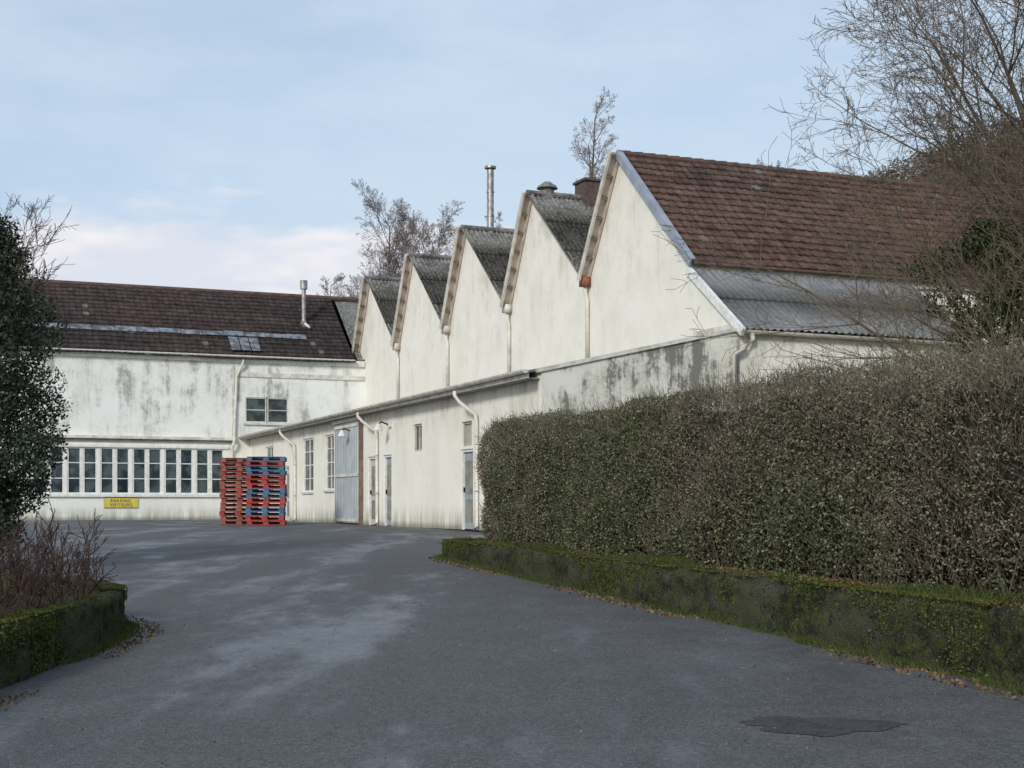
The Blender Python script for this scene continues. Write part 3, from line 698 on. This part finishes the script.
tree('birch_tree',[((4.3,86,.95),(0,0,1),24.6,.18)],sl_,((.20,.15,.13),(.24,.17,.15)),4)
tree('birch_tree',[((6.0,87,.95),(.0,0,1),23.0,.15)],sl_,((.20,.15,.13),(.24,.17,.15)),5)
tree('bare_tree',[((-12.6,92,.95),(.0,0,1),15.2,.13)],sl_,bc,6)
tree('bare_tree',[((17.5,98,.95),(.0,0,1),23.4,.15)],sl_,bc,16)
tree('bare_tree',[((-.6,90,.95),(.0,0,1),18.6,.15)],sl_,bc,17)
rt=dict(n=[9,6,5,3,3],wig=.13,up=[.03,.05,.03,.02,0],start=.2,max=4,kids=[2.4,1.9,1.7,1.3,0],ang=(22,58),lf=[.60,.58,.6,.6,.5],rmin=.0038)
rc=((.12,.10,.08),(.17,.135,.10))
tree('bare_tree',[((9.2,22,.7),(-.16,0,1),8.8,.09)],rt,rc,7)
tree('bare_tree',[((9.9,22.4,.7),(.02,.1,1),9.4,.10)],rt,rc,27)
tree('bare_tree',[((9.6,25,.7),(-.12,-.05,1),9.6,.10)],rt,rc,41)
tree('bare_tree',[((10.6,26,.75),(-.12,-.05,1),11.0,.12)],rt,rc,8)
wl=dict(n=[8,5,4,3],wig=.13,up=[.02,.02,0,-.02],start=.25,max=3,kids=[1.2,1.3,1.0,0],ang=(15,42),lf=[.5,.6,.6,.5],rmin=.0032)
st=[]
for k in range(10):
    st.append(((7.3+R.normal()*.35,20.5+R.normal()*.3,.75),(R.uniform(-.75,.35),R.uniform(-.3,.3),1),R.uniform(3.4,5.0),.020))
tree('willow_shrub',st,wl,((.13,.12,.075),(.18,.16,.095)),9)
st=[]
for k in range(9):
    st.append(((8.9+R.normal()*.4,19.2+R.normal()*.3,.75),(R.uniform(-.5,.4),R.uniform(-.3,.3),1),R.uniform(3.2,5.4),.022))
tree('willow_shrub',st,wl,((.12,.10,.065),(.17,.135,.09)),10)
q=[]
rng=np.random.RandomState(3)
for k in range(70):
    z=rng.uniform(2.6,5.9); q.append(blob((7.62+rng.normal()*.44-(z-4.5)*.05,21.4+rng.normal()*.35,z),(.34,.34,.26),230))
P=np.vstack(q)
leaf_cloud('ivy',P,R.uniform(.02,.04,len(P)),np.array([[.044,.058,.028]])*R.uniform(.4,1.8,(len(P),1)),None,.7)
tree('ivy_trunk',[((7.7,21.5,.7),(0,0,1),6.4,.07)],rt,rc,31)
# left evergreen shrub
ev=empty('evergreen_shrub'); q=[];cols_=[]
for k in range(420):
    z=rng.uniform(1.0,5.85); rad=1.36*(.55+.45*min(1,(z-.8)/1.6))*(1 if z<4.3 else max(.45,1-(z-4.3)/2.6)); an=rng.uniform(0,6.28); f=math.sqrt(rng.uniform(.05,1))
    c=(-8.46+math.cos(an)*rad*f,21.5+math.sin(an)*rad*f,z); m=220; q.append(blob(c,(.33,.33,.28),m)); cols_.append(np.full((m,1),rng.uniform(.55,1.4)))
P=np.vstack(q); leaf_cloud('leaves',P,R.uniform(.020,.045,len(P)),np.array([[.055,.068,.047]])*np.vstack(cols_)*R.uniform(.45,1.8,(len(P),1)),ev,.5)
es=dict(n=[8,5,4,3],wig=.12,tw=.25,up=[.02,.04,.03,0],start=.72,max=3,kids=[2.2,1.7,1.3,0],ang=(15,50),lf=[.40,.6,.6,.5],rmin=.0038)
tree('branches',[((-9.1+.14*k,21.5,.8),(.012*k-.05,0,1),4.9-.10*abs(k-3)+.2*(k%2),.026) for k in range(9)],es,((.10,.08,.07),(.14,.11,.10)),12,ev)
# left bed rose bushes
st=[];
for k in range(260):
    x=rng.uniform(-6.0,-3.82); y=rng.uniform(10.0,14.2)
    if x>-4.15 and y>13.6: continue
    st.append(((x,y,.70),(rng.normal()*.30+.05,rng.normal()*.30,1),rng.uniform(.28,.80),.010))
ro=dict(n=[5,3,2],wig=.18,up=[.02,.08,.05],start=.2,max=2,kids=[.9,.5,0],ang=(20,60),lf=[.5,.5,.5],rmin=.0040)
tree('rose_bushes',st,ro,((.052,.034,.031),(.066,.044,.039)),13)
n=9000; x=rng.uniform(-8.5,-3.9,n); y=rng.uniform(8,20,n); P=np.stack([x,y,np.full(n,.76)+(y-10)*.008+R.uniform(0,.05,n)],1); s=SN(55,1.0,3)(P); inside=(x<-4.1-np.clip(y-13.3,0,9)*.62)
P=P[inside&(s>-.3)]; leaf_cloud('bed_litter',P,R.uniform(.012,.035,len(P)),np.array([[.10,.08,.05]])*R.uniform(.4,1.6,(len(P),1)),None,.6)
n=26000; x=rng.uniform(-10.5,-4.2,n); y=rng.uniform(12,21,n); inside=(x<-4.5-np.clip(y-13.3,0,9)*.62); B=np.stack([x,y,.76+(y-10)*.008],1)[inside]; B=clump(B,-.1,56,.9)
grass('dry_grass',B,.14,.004,np.array([[.15,.145,.065]]))

# ------------------------------------------------------------ hill
def hz(x,y): return 57*np.exp(-(((x-95)/65)**2+((y-190)/60)**2)/2)-1
xs_=np.linspace(-40,330,75); ys_=np.linspace(60,420,70)
V=[(x,y,float(max(hz(x,y),-.5))) for y in ys_ for x in xs_]; k=len(xs_)
hm=simple('winter_woodland',(.095,.075,.055),(.07,.06,.04),.15,.95,.05)
npmesh('hill',V,[(j*k+i,j*k+i+1,(j+1)*k+i+1,(j+1)*k+i) for j in range(len(ys_)-1) for i in range(k-1)],[hm],smooth=True)
nc=900; cx=R.uniform(20,135,nc); cy=R.uniform(125,212,nc); cr_=R.uniform(1.4,2.8,nc); m=95
D=unit(R.normal(size=(nc*m,3)))*R.uniform(.35,1,(nc*m,1))**.5; D[:,2]=np.abs(D[:,2])*1.2
P=np.repeat(np.stack([cx,cy,hz(cx,cy)+.5],1),m,0)+D*np.repeat(cr_,m)[:,None]
t=R.rand(nc); cc=np.where(t[:,None]>.70,np.array([[.065,.075,.045]]),np.array([[.150,.112,.082]])); cc=cc*R.uniform(.7,1.25,(nc,1))
C=np.repeat(cc,m,0)*R.uniform(.55,1.4,(nc*m,1))
leaf_cloud('hill_woodland',P,R.uniform(.12,.36,nc*m),C,None,.3)

# ------------------------------------------------------------ light, sky, camera
az=math.radians(205); el=math.radians(28)
sd=Vector((math.sin(az)*math.cos(el),math.cos(az)*math.cos(el),math.sin(el)))
li=bpy.data.lights.new('sun','SUN'); li.energy=2.2; li.angle=math.radians(10); li.color=(1,.96,.90)
so=bpy.data.objects.new('sun',li); col.objects.link(so); so.rotation_euler=sd.to_track_quat('Z','Y').to_euler()
w=bpy.data.worlds.new('World'); scene.world=w; w.use_nodes=True; t=w.node_tree; nd=t.nodes; lk=t.links.new
bg=nd['Background']; sky=nd.new('ShaderNodeTexSky'); sky.sky_type='NISHITA'; sky.sun_disc=False; sky.sun_elevation=el; sky.sun_rotation=az
sky.air_density=1.0; sky.dust_density=1.5; sky.ozone_density=2.0
tc=nd.new('ShaderNodeTexCoord'); sp=nd.new('ShaderNodeSeparateXYZ'); lk(tc.outputs['Generated'],sp.inputs[0])
mp=nd.new('ShaderNodeMapping'); mp.inputs['Scale'].default_value=(1,1,3.2); lk(tc.outputs['Generated'],mp.inputs['Vector'])
def wn(scale,detail=4,rough=.6):
    x=nd.new('ShaderNodeTexNoise'); x.inputs['Scale'].default_value=scale; x.inputs['Detail'].default_value=detail; x.inputs['Roughness'].default_value=rough; lk(mp.outputs[0],x.inputs['Vector']); return x.outputs['Fac']
def wm(op,a,b):
    x=nd.new('ShaderNodeMath'); x.operation=op
    for i,q in enumerate((a,b)):
        if isinstance(q,(int,float)): x.inputs[i].default_value=q
        else: lk(q,x.inputs[i])
    return x.outputs[0]
def wr(v,a,b,c=0,d=1):
    x=nd.new('ShaderNodeMapRange'); x.interpolation_type='SMOOTHSTEP'
    for i,q in enumerate((a,b,c,d)): x.inputs[i+1].default_value=q
    lk(v,x.inputs[0]); return x.outputs[0]
def wmix(f,a,b):
    x=nd.new('ShaderNodeMix'); x.data_type='RGBA'
    for i,q in ((0,f),(6,a),(7,b)):
        if isinstance(q,(int,float)): x.inputs[i].default_value=q
        elif isinstance(q,tuple): x.inputs[i].default_value=(*q,1)
        else: lk(q,x.inputs[i])
    return x.outputs[2]
SKS=.15
veil=wr(wn(2.4,5,.62),.35,.68,.60,.96)
pale=tuple(x/SKS for x in (.61,.735,.875))
c1=wmix(veil,sky.outputs[0],pale)
edge=wm('ADD',sp.outputs['Z'],wm('MULTIPLY',wm('SUBTRACT',wn(7,5,.6),.5),.12))
bank=wm('MULTIPLY',wr(edge,.217,.185),wr(sp.outputs['X'],.04,-.12,.2,1))
body=wmix(wr(wn(5,4,.6),.38,.58),tuple(x/SKS for x in (.74,.77,.86)),tuple(x/SKS for x in (.97,.92,.93)))
c2=wmix(wm('MULTIPLY',bank,.92),c1,body)
lk(c2,bg.inputs['Color']); bg.inputs['Strength'].default_value=SKS
cam=bpy.data.cameras.new('camera'); co=bpy.data.objects.new('camera',cam); col.objects.link(co)
co.location=(0,0,1.6); co.rotation_euler=(math.radians(90),0,0); cam.sensor_width=36; cam.lens=1395/1024*36; cam.shift_y=121/1024; cam.clip_end=5000; cam.clip_start=.1
scene.camera=co
scene.view_settings.view_transform='Standard'; scene.view_settings.look='None'; scene.view_settings.exposure=0
